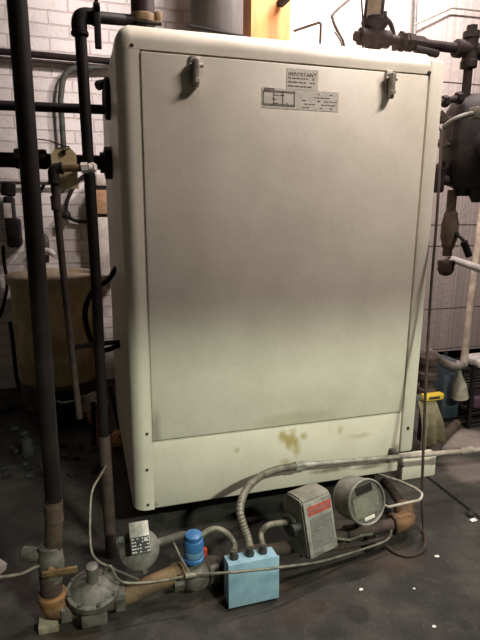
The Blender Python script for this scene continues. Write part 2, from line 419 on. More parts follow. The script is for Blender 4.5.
# ------------------------------------------------------------------ left: gas riser
e = V((-.163, -.36, .073)); yq = -.36
top = P(14, -30, Y=yq); mid = P(53, 500, Y=yq)
riser = thing('riser_pipe', 'tall black vertical pipe nearest the left edge, rusty above its shutoff valve', 'pipe', (e.x, e.y, .05))
k0 = P(53.5, 545, Y=yq); k1 = P(54, 500, Y=yq)
MB().tube([(e.x, yq, .25), k0, k1], .0275, 20).done('pipe', lab_m := RUST, riser)
lab(MB().tube([P(54, 502, Y=yq), P(20, 40, Y=yq), V((top.x, yq, ZC))], .026, 20).done('pipe', BLACK, riser), 'black painted upper length')
m = MB(); coupling(m, P(53.7, 512, Y=yq), (0, 0, 1), .0225, .07); m.done('coupling', RUST, riser)
q = P(51, 562, Y=yq)
m = MB(); m.lathe([(.028, -.07), (.034, -.066), (.034, -.045), (.040, -.03), (.043, 0), (.040, .03), (.035, .045), (.035, .062), (.028, .066)], q, (0, 0, 1), 20)
m.cyl(q + V((-.005, 0, .025)), q + V((-.09, .03, .03)), .024, 14, .005); m.done('valve_body', GREYM, riser)
m = MB(); m.cyl(q + V((0, -.03, .0)), q + V((0, -.062, .0)), .013, 12); m.box(q + V((.03, -.062, .003)), (.11, .012, .022), bev=.004); m.done('lever', BRASS, riser)
m = MB(); coupling(m, P(51, 583, Y=yq), (0, 0, 1), .027, .07); m.done('union_nut', RUSTD, riser)
m = elbow(e + V((0, 0, .06)), e, e + V((.072, .004, 0)), .033, .05); m.done('elbow', RUSTO, riser)
m = MB().bb(-.213, -.148, -.392, -.33, .0, .032, .004); tag(m.done('support_block', M('pale_wood_block', (176, 166, 142), (120, 108, 90), .8, 0, 14)), 'pale wooden block on the floor under the orange rusty elbow', 'block')
# thin tube running off left from the riser valve
run('impulse_tube', spline([q + V((-.02, -.01, -.045)), P(40, 566, Y=-.38), P(20, 574, Y=-.42), P(-8, 578, Y=-.46)]), .005, TUBEM, 'thin grey tube running left from the riser valve', 'tube', 8)
# ------------------------------------------------------------------ regulator
rc = P(93, 590, Y=-.365)
reg = thing('gas_regulator', 'grey round diaphragm gas regulator with stubby spring tower, right of the orange elbow', 'regulator', (rc.x, rc.y, .06))
tilt = V((.02, -.16, 1)).normalized()
m = MB(); m.lathe([(.02, -.055), (.055, -.045), (.075, -.02), (.088, -.012), (.088, -.003)], rc, tilt, 30)
m.box(rc + V((0, -.05, -.062)), (.085, .05, .045), bev=.008); m.cyl(rc + V((-.10, .0, -.05)), rc + V((.10, .0, -.05)), .036, 18, .006)
for sx in (-1, 1): m.hexn(rc + V((sx * .072, 0, -.05)), rc + V((sx * .105, 0, -.05)), .046)
m.done('valve_body', GREYM, reg)
m = MB(); m.lathe([(.088, -.002), (.090, .004), (.088, .010), (.076, .013), (.066, .026), (.05, .036), (.03, .040), (.022, .044)], rc, tilt, 30); m.done('diaphragm_cover', GREYM, reg)
m = MB(); m.lathe([(.024, .036), (.02, .042), (.0185, .092), (.0205, .094), (.0205, .108), (.015, .112)], rc, tilt, 18); m.done('spring_tower', GREYM, reg)
t1 = tilt.cross(V((1, 0, 0))).normalized(); t2 = tilt.cross(t1)
for k in range(8):
    a = 2 * math.pi * k / 8 + .2; c = rc + (t1 * math.cos(a) + t2 * math.sin(a)) * .079
    MB().hexn(c - tilt * .018, c + tilt * .018, .007).done('bolt', GREYD, reg)
# ------------------------------------------------------------------ gas pipe
gp = [rc + V((.10, 0, -.05)), P(196, 569, Y=-.335), P(330, 540, Y=-.31), P(397, 523, Y=-.29)]
ys = gp[0].y
gas = thing('gas_pipe', 'tan horizontal gas pipe along the floor from regulator to rusty right elbow', 'pipe', (.55, -.32, .05))
p0 = gp[0]; p1 = V((.30, -.34, .108)); p2 = P(398, 523, Y=-.28)
MB().tube([p0, p1], .033, 18).done('pipe', TANP, gas)
lab(MB().tube([p1, p2], .026, 18).done('pipe', RUSTD, gas), 'browner far length')
pe = p2 + V((.045, .0, 0))
m = elbow(p2 - V((.03, 0, 0)), pe, P(404, 508, Y=-.19), .031, .05); m.done('elbow', M('dull_rust', (120, 88, 62), (80, 62, 48), .85, 0, 18, bs=.5), gas)
pr = P(392, 490, Y=-.06)
MB().tube([P(405, 509.5, Y=-.2), P(390, 488, Y=-.03), P(384, 482, Y=.05)], .021, 16).done('riser', RUSTD, gas)
for x in (.58, 1.0):
    m = MB(); yy = p1.y + (p2.y - p1.y) * (x - p1.x) / (p2.x - p1.x); zz = p1.z + (p2.z - p1.z) * (x - p1.x) / (p2.x - p1.x)
    coupling(m, (x, yy, zz), p2 - p1, .026, .07); m.done('coupling', RUSTD, gas)
m = MB()
for a, b in ((.30, .36),): pass
m.bm.free()
for x in (.42, 1.08):
    yy = p1.y + (p2.y - p1.y) * (x - p1.x) / (p2.x - p1.x); zz = p1.z + (p2.z - p1.z) * (x - p1.x) / (p2.x - p1.x)
    MB().bb(x - .02, x + .02, yy - .025, yy + .025, 0, zz - .018).done('foot', BLACK2, gas)
# ------------------------------------------------------------------ solenoid valve
sv = P(195, 573, Y=-.335)
sol = thing('solenoid_valve', 'grey gas valve with a glossy bright blue cylindrical coil on top', 'valve', (sv.x, sv.y, .06))
m = MB(); m.lathe([(.036, -.085), (.048, -.083), (.048, -.05), (.04, -.045), (.05, 0), (.04, .045), (.048, .05), (.048, .083), (.036, .085)], sv, (1, .02, 0), 8)
m.lathe([(.055, -.03), (.062, .0), (.056, .025), (.036, .048)], sv, (0, -.1, 1), 20); m.done('valve_body', GREYM, sol)
cb = P(193.5, 557, Y=-.34); ca = V((.0, -.06, 1)).normalized()
m = MB(); m.lathe([(.034, -.006), (.040, -.004), (.040, .008), (.035, .010), (.035, .042), (.0375, .045), (.0375, .066), (.033, .078), (.024, .082), (.02, .082)], cb, ca, 28)
co = m.done('coil', BLUE, sol)
MB().lathe([(.0352, .014), (.0365, .017), (.0365, .036), (.0352, .039)], cb, ca, 28).done('band', M('pale_blue_band', (110, 150, 176), (84, 124, 160), .4), co)
m = MB(); m.lathe([(.024, .080), (.030, .083), (.030, .098), (.024, .102)], cb, ca, 20); m.done('cap', BLUE, sol)
q = P(205, 552, Y=-.32); MB().box(q, (.014, .02, .034), bev=.003).done('tab', RED, sol)
# ------------------------------------------------------------------ pressure switch
sw = P(139.5, 549, Y=-.33)
psw = thing('pressure_switch', 'round grey pressure switch with black and silver label box facing up', 'switch', (sw.x, sw.y, .06))
fa = V((-.05, -.75, .62)).normalized(); fr = V((1, -.10, .10)); fr = (fr - fa * fr.dot(fa)).normalized(); fu = fa.cross(fr)
m = MB(); m.lathe([(.04, -.06), (.06, -.05), (.066, -.03), (.066, -.012), (.07, -.010), (.07, .0), (.06, .006), (.03, .01)], sw, fa, 30); m.done('housing', GREYM, psw)
bc = sw + fa * .03 + fu * .034 + fr * .004
m = MB(); m.box(bc, (.068, .104, .058), axes=(fr, fu, fa), bev=.004); bx = m.done('cover', GREYL, psw)
m = MB(); fc0 = bc + fa * .030
m.box(fc0 - fu * .024, (.062, .05, .002), axes=(fr, fu, fa)); m.mi = 1
for i in range(7):
    for j in range(5):
        if random.random() < .5 or i in (0, 6): m.box(fc0 - fu * (.005 + j * .0105) + fr * (-.0255 + i * .0085), (.005 if i not in (0, 6) else .008, .004, .003), axes=(fr, fu, fa))
m.box(fc0 - fu * .010 + fr * .02, (.012, .012, .003), axes=(fr, fu, fa))
m.done('data_label', [M('black_label', (26, 26, 26), (34, 34, 34), .5), M('white_print', (200, 198, 190), None, .6)], bx)
m = MB(); so = sw + fu * .028 - fa * .01; m.cyl(so + V((-.03, 0, 0)), so + V((-.082, .0, .01)), .015, 14, .004); m.lathe([(.021, 0), (.021, .018)], so + V((-.055, 0, .006)), V((-1, 0, .2)), 6); m.done('conduit_stub', GREYD, psw)
MB().cyl(sw - V((0, -.03, .03)), V((sw.x + .015, sw.y + .0, .115)), .012, 14).done('stem', GREYM, psw)
# ------------------------------------------------------------------ junction box
b0 = P(229, 561, Y=-.36); b1 = P(279, 550, Y=-.36)
bot = P(254, 602, Z=.016); tp = P(254, 561, Y=bot.y + .012); JH = (tp - bot).length
bcx = (bot + tp) / 2; jb = thing('junction_box', 'pale blue square electrical junction box low in front of the boiler', 'box', (bcx.x, bcx.y, 0))
ju = (tp - bot).normalized(); jr = V((1, .03, .06)).normalized(); jn = jr.cross(ju).normalized(); jr = ju.cross(jn).normalized()
jn = -jn if jn.y > 0 else jn
jc = bcx - jn * .034
m = MB(); m.box(jc, (.186, JH, .066), axes=(jr, ju, jn), bev=.004); m.done('box_body', BOXB, jb)
lab(MB().box(jc - ju * (JH / 2 + .004), (.18, .02, .06), axes=(jr, ju, jn), bev=.003).done('base_rim', RUBBER, jb), 'dark bottom rim')
m = MB(); m.box(jc + jn * .034, (.192, JH + .006, .008), axes=(jr, ju, jn), bev=.003); m.done('cover', BOXB, jb)
conn = []
for off in (-.062, -.002, .048):
    c = jc + ju * (JH / 2 - .002) + jr * off - jn * .004; conn.append(c + ju * .03)
    m = MB(); m.hexn(c, c + ju * .014, .017); m.cyl(c + ju * .012, c + ju * .032, .013, 14); m.done('connector', GREYD, jb)
MB().cyl(jc - ju * .03 - jn * .02, jc - ju * .03 - jn * .05, .012, 10).done('bracket', BLACK2, jb)
# ------------------------------------------------------------------ conduits
def flex(name, pts, r, mat, label, pitch=.0085, amp=.14):
    s = spline(pts, 10); L = [0]
    for a, b in zip(s[:-1], s[1:]): L.append(L[-1] + (b - a).length)
    N = int(L[-1] / (pitch / 4)); out = []; rs = []; j = 0
    for k in range(N + 1):
        d = L[-1] * k / N
        while j < len(L) - 2 and L[j + 1] < d: j += 1
        f = (d - L[j]) / max(L[j + 1] - L[j], 1e-9); out.append(s[j].lerp(s[j + 1], min(f, 1))); rs.append(r * (1 + amp * (math.cos(2 * math.pi * d / pitch) > -.2)))
    return tag(MB().tube(out, rs, 12).done(name, mat), label, 'conduit')
fx = [conn[1] - ju * .004, P(247, 536, Y=-.36), P(240, 512, Y=-.33), P(245, 492, Y=-.27), P(258, 478, Y=-.19), P(275, 470, Y=-.12), P(296, 466, Y=-.075)]
flex('flexible_conduit', fx, .0138, FLEXM, 'fat ribbed flexible conduit arching up from the blue box to the boiler front', .013)
ecs = P(296, 466, Y=-.075); ece = P(492, 448, Y=-.05)
cond = thing('steel_conduit', 'long thin steel conduit crossing the bottom of the boiler front to the right edge', 'conduit', (1.3, -.06, .3))
a3, b3 = P(318, 463.5, Y=-.07), P(408, 456, Y=-.055)
m = MB(); m.tube([ecs + (a3 - ecs) * .2, a3, b3], .011, 12); m.done('tube', ZINC, cond)
m = MB(); m.tube([b3, P(480, 449.5, Y=-.05), P(500, 450, Y=-.05), V((3.2, -.05, P(500, 450, Y=-.05).z))], .012, 12); IV = M('ivory_conduit', (178, 166, 156), (140, 128, 118), .5, 0, 14); lab(m.done('tube', IV, cond), 'whiter right-hand length')
m = MB(); m.hexn(ecs - (a3 - ecs) * .05, ecs + (a3 - ecs) * .4, .021); m.cyl(ecs + (a3 - ecs) * .3, ecs + (a3 - ecs) * .75, .0155, 14); m.done('connector', GREYL, cond)
m = MB(); qc = P(466, 450.5, Y=-.05); m.cyl(qc - V((.035, 0, .0)), qc + V((.035, 0, .002)), .0165, 14); m.done('coupling', IV, cond)
for a, b in ((397, 457), ):
    q = P(a, b, Y=-.056); m = MB(); m.box(q + V((0, .03, .0)), (.022, .058, .036), bev=.004); m.done('strap', GREYD, cond)
run('coil_lead_conduit', [sw + V((.05, .015, .0)), P(160, 542, Y=-.31), P(183, 535, Y=-.325), cb + ca * .085], .014, GREYM, 'short straight grey conduit between the pressure switch and the blue coil', 'conduit', 12, .03)
run('coil_box_conduit', [cb + ca * .075 + V((.02, .01, 0)), P(213, 529, Y=-.33), P(225, 532, Y=-.34), P(234, 543, Y=-.355), conn[0] - ju * .004], .011, TUBEM, 'curved thin grey conduit from the blue coil to the blue box', 'conduit', 10, None, True)
ac = P(309, 520, Y=-.335)
run('actuator_conduit', [conn[2] - ju * .004, P(261, 534, Y=-.36), P(267, 526, Y=-.355), P(276, 523.5, Y=-.345), P(290, 522, Y=-.32)], .011, TUBEM, 'short bent conduit from the blue box to the red-labelled actuator', 'conduit', 10, None, True)
# ------------------------------------------------------------------ actuator
act = thing('valve_actuator', 'boxy grey gas valve actuator with a faded red and grey label', 'actuator', (ac.x, ac.y, .05))
an = V((.26, -.93, .24)).normalized(); ar = V((1, .07, .08)); ar = (ar - an * ar.dot(an)).normalized(); au = ar.cross(an); au = -au if au.z < 0 else au
A = lambda x, y, z: ac + ar * x + au * y + an * z
w, h, d = .070, .116, .066
prof = [(-h + .012, d), (h - .014, d), (h, d - .012), (h + .012, -d * .3), (h - .02, -d), (-h + .02, -d), (-h, -d * .2), (-h, d - .015)]
m = MB(); pts = [A(-w, y, z) for y, z in prof]; m.prism(pts, ar * 2 * w)
bmesh.ops.bevel(m.bm, geom=list(m.bm.edges), offset=.006, segments=2, affect='EDGES')
m.done('housing', M('beige_grey_casting', (136, 131, 119), (104, 100, 90), .6, 0, 16), act)
m = MB(); m.box(A(0, -.004, d + .001), (w * 1.92, .205, .008), axes=(ar, au, an), bev=.003)
pl = m.done('face_plate', GREYL, act)
m = MB(); m.box(A(.004, .066, d + .005), (w * 1.62, .034, .003), axes=(ar, au, an)); m.mi = 1
for k in range(9): m.box(A(-.042 + .0105 * k, .067, d + .0068), (.007, .012, .001), axes=(ar, au, an))
m.done('red_label', [REDL, M('faded_light_print', (150, 110, 102), None, .7)], pl)
m = MB(); m.box(A(.004, -.022, d + .005), (w * 1.5, .115, .002), axes=(ar, au, an)); m.mi = 1
for k in range(9):
    for x in range(5):
        if random.random() < .6: m.box(A(-.040 + .020 * x, -.022 + .048 - .0118 * k, d + .0063), (random.uniform(.01, .02), .004, .001), axes=(ar, au, an))
m.done('data_label', [M('grey_label', (120, 118, 112), (104, 102, 97), .7), INKG], pl)
m = MB(); m.cyl(A(-w - .016, .0, -.02), A(-w + .01, .0, -.02), .045, 22, .006); m.cyl(A(-w - .035, .01, .03), A(-w, .01, .03), .016, 12); m.done('end_bell', GREYD, act)
MB().cyl(A(0, -h + .02, -.02), V((ac.x + .0, ac.y + .02, .09)), .034, 16).done('stem', GREYD, act)
# ------------------------------------------------------------------ round gauge
gc = P(361, 500, Y=-.34)
gau = thing('drum_gauge', 'grey drum-shaped pressure gauge tilted up beside the red-labelled actuator', 'gauge', (gc.x, gc.y, .08))
gn = V((.16, -.90, .28)).normalized(); gr = V((1, .1, .12)); gr = (gr - gn * gr.dot(gn)).normalized(); gu = gn.cross(gr); gu = -gu if gu.z < 0 else gu
gc = gc + gn * .02
m = MB(); m.lathe([(.03, -.12), (.068, -.115), (.082, -.095), (.085, -.08), (.086, .004), (.090, .008), (.090, .018), (.086, .022), (.083, .02), (.081, .010), (.079, .009)], gc, gn, 40); m.done('case', M('silver_grey_paint', (146, 143, 133), (112, 109, 100), .5, .1, 14), gau)
m = MB(); m.lathe([(.080, .008), (.080, .012)], gc, gn, 40); fcg = m.done('face', GREYM, gau)
m = MB(); m.box(gc + gn * .0135 - gu * .012 - gr * .002, (.125, .078, .003), axes=(gr, gu, gn)); m.mi = 1
for k in range(4):
    for x in range(5):
        if random.random() < .6: m.box(gc + gn * .0152 + gu * (.02 - .014 * k) + gr * (-.05 + .024 * x), (random.uniform(.01, .02), .004, .001), axes=(gr, gu, gn))
m.done('plate', [GLASSG, INKG], fcg)
MB().box(gc + gn * .0135 + gu * .050, (.08, .03, .003), axes=(gr, gu, gn), bev=.001).done('window', BLACK2, fcg)
MB().box(gc + gn * .0135 - gu * .063, (.05, .014, .003), axes=(gr, gu, gn), bev=.001).done('nameplate', PAPER, fcg)
MB().cyl(gc - gn * .06 - gu * .075, V((gc.x + .02, -.29, .13)), .016, 14).done('stem', GREYD, gau)
# ------------------------------------------------------------------ thin tubes at the front
rt = rc + tilt * .12
run('vent_tube', [P(106, 466, Y=-.05), P(100, 476, Y=-.14), P(92, 492, Y=-.22), P(90, 520, Y=-.28), P(91, 548, Y=-.33), P(97, 560, Y=-.345), P(112, 568, Y=-.34), P(128, 575, Y=-.34), P(140, 580, Y=-.345)], .0042, TUBEM, 'thin grey tube rising beside the black pipes from the regulator', 'tube', 8, None, True)
run('sensing_tube', [rc + V((.035, -.02, .07)), P(110, 566, Y=-.40), P(117, 578, Y=-.41), P(128, 583, Y=-.41), P(160, 581, Y=-.41), P(192, 575, Y=-.42), P(228, 572.5, Y=bot.y - .004), P(255, 570, Y=bot.y - .004), P(282, 567, Y=bot.y - .004), P(318, 562, Y=-.43), P(350, 553, Y=-.38), P(385, 541, Y=-.34), P(392, 530, Y=-.33)], .0046, TUBEM, 'long thin grey tube running across the front of the blue box', 'tube', 8, None, True)
run('drip_tube', [P(172, 539, Y=-.312), P(180, 556, Y=-.35), P(189, 573, Y=-.41)], .005, TUBEM, 'short thin tube slanting down left of the blue coil', 'tube', 8, .02)
m = MB(); coupling(m, P(193, 575, Y=-.42), P(220, 573, Y=-.42) - P(170, 579, Y=-.42), .008, .06); tag(m.done('tube_union', TUBEM), 'small grey union on the long tube below the blue coil', 'fitting')
run('gauge_tube', [gc - gn * .02 + gr * .10 - gu * .05, P(388, 507, Y=-.30), P(420, 500, Y=-.28), P(423, 494, Y=-.26), P(415, 488, Y=-.2), P(400, 481, Y=-.12), P(384, 476, Y=-.04), P(374, 473, Y=.05)], .0055, M('pale_tubing', (188, 180, 166), (150, 142, 130), .5), 'pale thin tube looping from the drum gauge back to the boiler', 'tube', 8, .04)
run('bleed_tube', [P(331, 532, Y=-.33), P(333, 538, Y=-.34), P(350, 540, Y=-.35), P(362, 535, Y=-.36), P(372, 534, Y=-.345)], .006, TUBEM, 'short grey tube bent under the drum gauge', 'tube', 8, .02)
run('loose_wire', spline([P(300, 584, Z=.006), P(270, 592, Z=.006), P(220, 598, Z=.006), P(150, 604, Z=.006)]) if False else spline([P(385, 548, Z=.006), P(340, 563, Z=.006), P(300, 575, Z=.006), P(270, 584, Z=.006), P(225, 590, Z=.006)]), .006, RUBBER, 'black wire lying on the floor in front of the gas pipe', 'wire', 8)
run('gas_pilot_tube', [P(300, 555, Y=-.36), P(330, 549, Y=-.36), P(365, 543, Y=-.34), P(392, 536, Y=-.30)], .008, RUSTD, 'dull brown thin tube under the drum gauge beside the gas pipe', 'tube', 8, .03)
# siphon tube of the water column
run('siphon_tube', spline([P(435, 138, Y=.29), P(431, 133, Y=.24), P(433, 127, Y=.16), P(440, 129, Y=.1), P(441, 140, Y=.08), P(437, 215, Y=.0), P(431, 290, Y=-.06), P(427, 360, Y=-.12), P(424, 430, Y=-.18), P(422, 500, Y=-.24), P(424, 530, Y=-.265), P(425, 545, Z=.025), P(419, 553, Z=.008), P(408, 556, Z=.008), P(396, 553, Z=.008), P(386, 546, Z=.008)], 8), .0062, RUSTD, 'long thin dark tube hooking down past the right edge of the boiler to the floor', 'tube', 8)

# ------------------------------------------------------------------ left: pipes beside boiler
yb = 0.0
bt = P(80, 22, Y=yb)
pB = thing('drop_pipe', 'black vertical pipe hugging the left side of the boiler below a top elbow', 'pipe', (.04, 0, 0))
foot = P(112, 560, Z=0)
MB().tube([P(80.5, 34, Y=yb), P(96, 280, Y=yb), P(104, 440, Y=yb)], .0195, 18).done('pipe', BLACK, pB)
lab(MB().tube([P(104, 436, Y=yb), V((foot.x, foot.y + .03, 0))], .0235, 18).done('pipe', RUSTD, pB), 'brownish lower length')
m = elbow(P(80, 36, Y=yb), P(78.5, 15, Y=yb), P(96, 17, Y=yb + .02), .020, .05); m.done('elbow', BLACK, pB)
MB().tube([P(93, 17, Y=yb + .02), P(137, 21, Y=.12)], .0195, 16).done('nipple', BLACK, pB)
m = MB(); q = P(97, 15, Y=-.03); m.box(q + V((0, .01, -.03)), (.022, .02, .14), bev=.004); m.cyl(q + V((0, 0, .02)), q + V((0, .05, .02)), .012, 10); m.box(q + V((0, .01, .06)), (.012, .012, .09), bev=.003); m.done('valve_lever', BLACK2, pB)
sp = P(143, 14, Y=.12); zb1, zb2 = P(143, 24, Y=.12).z, P(143, 16, Y=.12).z
stk = thing('supply_pipe', 'brown vertical pipe with a yellowish band rising from the boiler top left', 'pipe', (sp.x, .12, ZT))
m = MB(); m.tube([V((sp.x, .12, ZT - .005)), V((sp.x, .12, ZT + .10)), V((sp.x - .02, .12, ZC))], .043, 20); m.done('pipe', M('maroon_brown_pipe', (62, 47, 45), (46, 36, 36), .6, 0, 12), stk)
m = MB(); m.lathe([(.044, 0), (.048, .003), (.048, zb2 - zb1), (.044, zb2 - zb1 + .003)], V((sp.x, .12, zb1)), (0, 0, 1), 22); m.box(V((sp.x + .052, .10, zb2 - .004)), (.022, .03, .036), bev=.006); lab(m.done('band', M('yellowed_tape', (176, 150, 112), (132, 106, 76), .7), stk), 'yellowish band with a tab')
m = MB(); m.tube([V((sp.x - .03, .068, zb1 - .008)), V((sp.x + .03, .066, zb1 - .012)), V((sp.x + .058, .08, zb1 - .006))], .006, 8); m.done('clip', RUBBER, stk)
# horizontal pipes joining the boiler side
h1a, h1b = P(-20, 104.5, Y=.45), P(112, 110, Y=.45)
hp = thing('upper_side_pipe', 'black horizontal pipe entering a round flange at the upper left of the boiler', 'pipe', (-.1, .45, h1a.z))
MB().tube([V((XL, .45, h1a.z)), h1a, V((X0 - .01, .45, h1b.z))], .0195, 16).done('pipe', BLACK, hp)
q = V((X0, .45, P(108, 99, Y=.45).z)); m = MB(); m.lathe([(.085, 0), (.085, .018), (.075, .022), (.05, .024), (.03, .03)], q, (-1, 0, 0), 26); m.done('flange', BLACK2, hp)
h2a, h2b = P(-20, 159, Y=.5), P(112, 163, Y=.5)
lp = thing('lower_side_pipe', 'thick black horizontal pipe entering the boiler side behind the manila tag', 'pipe', (-.1, .5, h2a.z))
MB().tube([V((XL, .5, h2a.z)), h2a, V((X0 - .01, .5, h2b.z))], .031, 18).done('pipe', BLACK, lp)
m = MB(); m.lathe([(.07, 0), (.07, .03), (.045, .035), (.045, .05)], V((X0, .5, h2b.z)), (-1, 0, 0), 8); m.done('flange', BLACK2, lp)
q = P(31, 159, Y=.5); m = MB(); coupling(m, q, (1, 0, 0), .031, .13); m.done('coupling', BLACK, lp)
m = MB(); q = P(104, 82, Y=.5); m.cyl(V((X0 + .01, .5, q.z)), q + V((-.02, -.03, -.02)), .014, 12); m.hexn(q + V((.0, -.02, -.012)), q + V((-.03, -.04, -.024)), .02); tag(m.done('drain_stub', GREYD), 'short angled stub with a hex end on the upper left boiler side', 'fitting')
# relief discharge with brass nipple
ry = -.05
rd = thing('relief_pipe', 'thin rusty brown pipe below the manila tag with a brass nipple', 'pipe', tuple(P(80, 415, Y=.05)))
a0 = P(54, 181, Y=ry); a1 = P(53.5, 169, Y=ry); a2 = P(66, 168, Y=ry)
MB().tube([a0, P(66, 300, Y=0), P(79.5, 418, Y=.06)], .0125, 14).done('pipe', RUSTD, rd)
m = elbow(P(54.5, 184, Y=ry), P(53, 169, Y=ry), P(63, 168, Y=ry), .0145, .02); m.done('elbow', BLACK2, rd)
m = MB(); m.tube([P(59, 168.5, Y=ry), P(84, 168, Y=ry)], .012, 14); m.done('nipple', BRASS, rd)
m = MB(); m.hexn(P(81, 168, Y=ry), P(88, 167.5, Y=ry), .018); m.cyl(P(88, 167.5, Y=ry), P(94, 167.5, Y=ry + .005), .014, 14); m.hexn(P(91, 167.5, Y=ry), P(94, 167.5, Y=ry + .01), .017); lab(m.done('compression_fitting', WHITEG, rd), 'shiny white metal fitting')
m = MB(); coupling(m, P(56, 203, Y=-.04), P(57, 213, Y=-.04) - P(55, 193, Y=-.04), .013, .05); m.done('coupling', RUSTD, rd)
# tag
tc = P(64.5, 168, Y=-.02); tn = V((-.15, -1, .05)).normalized(); tr = V((1, -.15, .02)).normalized(); tu = tr.cross(tn); tu = -tu if tu.z < 0 else tu
tg = thing('manila_tag', 'blank tan manila tag hanging behind the brass nipple', 'tag', tuple(tc))
poly = [(-.042, -.07), (.042, -.07), (.042, .045), (.024, .068), (-.024, .068), (-.042, .045)]
m = MB(); m.prism([tc + tr * x + tu * y for x, y in poly], -tn * .003); m.done('card', TAN, tg)
m = MB(); m.lathe([(.01, 0), (.01, .003), (.005, .004), (.004, .002)], tc + tu * .05 + tn * .001, tn, 16); m.done('eyelet', RUST, tg)
m = MB(); m.tube(spline([tc + tu * .05 + tn * .004, P(69, 147, Y=-.03), P(63, 146, Y=-.02), P(50, 141, Y=-.05), P(36, 139, Y=-.28), P(28, 140, Y=-.385)]), .0022, 6); m.done('tie_wire', RUBBER, tg)
# ------------------------------------------------------------------ behind on the left: wall things
wp = [P(-30, 49, Y=2.13), P(128, 63, Y=2.13)]
run('wall_pipe', [V((XL, 2.13, wp[0].z + .02)), wp[0], P(45, 55.5, Y=2.13), wp[1]], .022, RUSTP, 'dull brown pipe along the white brick wall at upper left', 'pipe', 14)
m = MB(); q = P(60, 57, Y=2.13)
run('wall_tubing', [V((XL, 2.13, P(-30, 55, Y=2.13).z + .01)), P(-30, 55, Y=2.13), P(128, 68, Y=2.13)], .010, RUSTD, 'thin dark tube running just below the wall pipe', 'tube', 8)
m.bm.free()
run('wall_conduit', [P(125, 67, Y=2.14), P(64, 68, Y=2.14), P(60.5, 100, Y=2.14), P(64, 152, Y=2.14), P(66, 190, Y=2.14)], .02, GREYD, 'grey conduit bending down the brick wall behind the black pipes', 'conduit', 10, .14)
ring = spline([P(92, 172, Y=2.16), P(82, 177, Y=2.16), P(74, 187, Y=2.16), P(68, 199, Y=2.16), P(66, 209, Y=2.16), P(69, 217, Y=2.16), P(77, 221, Y=2.16), P(92, 222, Y=2.16)])
run('wall_hose', ring, .013, BLACK2, 'dark hose loop hung on the brick wall beyond the drop pipe', 'hose', 10)
m = MB(); q = P(66, 215, Y=2.1); m.ball(q, .035, 2, 0, (1, 1.2, .9)); m.box(q + V((0, .06, 0)), (.06, .10, .05), bev=.01); tag(m.done('wall_clip', BLACK2), 'black bracket fixed to the brick wall under the hose loop', 'bracket')
dv = thing('control_device', 'black electrical control with a white label on the wall at the left edge', 'control', tuple(P(8, 240, Y=2.1)))
a, b = P(2, 196, Y=2.0), P(16, 248, Y=2.0)
m = MB(); m.bb(a.x, b.x + .0, 2.0, 2.2, b.z + .06, a.z, .02); m.bb(b.x - .06, b.x + .03, 2.02, 2.2, b.z - .0, b.z + .2, .02); m.cyl(P(8, 196, Y=2.06), P(8, 182, Y=2.06), .05, 14, .01); m.done('case', BLACK, dv)
a, b = P(3, 203, Y=1.99), P(12, 218, Y=1.99); MB().bb(a.x, b.x, 1.99, 2.005, b.z, a.z, .002).done('label', WHITEP, dv)
run('control_cable', spline([P(3, 246, Y=2.1), P(4, 262, Y=2.12), P(7, 285, Y=2.15), P(2, 310, Y=2.16), P(-5, 325, Y=2.17)]), .012, RUBBER, 'black cable sagging from the wall control at the left edge', 'cable', 8)
run('floor_cable', spline([P(10, 322, Y=2.16), P(13, 345, Y=2.16), P(17, 380, Y=2.1), P(22, 400, Y=2.0), P(8, 410, Z=.02), P(-12, 414, Z=.02)]), .014, RUBBER, 'black cable hanging down the wall left of the tan drum', 'cable', 8)
hb = thing('hose_bib', 'grey hose tap with a shiny spout on the wall behind the riser pipe', 'tap', tuple(P(45, 250, Y=2.1)))
m = MB(); m.cyl(P(43, 238, Y=2.2), P(43, 238, Y=2.05), .03, 14); m.tube(fillet([P(43, 236, Y=2.06), P(46, 240, Y=2.0), P(46, 262, Y=2.02)], .06), .024, 12); m.done('body', GREYM, hb)
m = MB(); m.tube([P(46, 251, Y=1.99), P(51, 252, Y=1.96), P(55, 256, Y=1.93)], [.026, .022, .016], 10); m.done('spout', WHITEG, hb)
for i, (c, d) in enumerate((((2, 184), (44, 186)), )): pass
run('brace_rod', [P(33, 206, Y=2.19), P(45, 183, Y=2.19)], .010, RUBBER, 'short thin dark rod leaning on the wall right of the riser', 'rod', 8)
run('wall_ledge_pipe', [V((XL, 2.15, P(-20, 182.5, Y=2.15).z)), P(-20, 182.5, Y=2.15), P(75, 183.5, Y=2.15)], .012, RUSTD, 'thin dark horizontal rod along the wall below the thick black pipe', 'rod', 8)
# white post with tan block
wx = P(103, 200, Y=1.95); pst = thing('wall_post', 'white painted post with a tan wooden block between wall and boiler', 'post', (wx.x, 2.0, P(103, 262, Y=1.95).z))
zt, zm1, zm2, zb = [P(103, y, Y=1.95).z for y in (174, 190, 214, 276)]
MB().bb(wx.x - .04, wx.x + .12, 1.95, 2.2, zm1 + .03, zt, .006).done('upper_length', WHITEP, pst)
MB().bb(wx.x - .055, wx.x + .12, 1.93, 2.2, zm2, zm1 - .0, .006).done('block', M('tan_wood', (196, 158, 120), (160, 122, 90), .7, 0, 20, sc=(1, 1, 8)), pst)
MB().bb(wx.x - .045, wx.x + .12, 1.95, 2.2, zb, zm2 - .02, .006).done('lower_length', WHITEP, pst)
MB().bb(wx.x - .05, wx.x + .12, 1.96, 2.2, zm1 - .005, zm1 + .032, .004).done('dark_gap', BLACK2, pst)  # black strip standing in for the shaded gap above the tan block
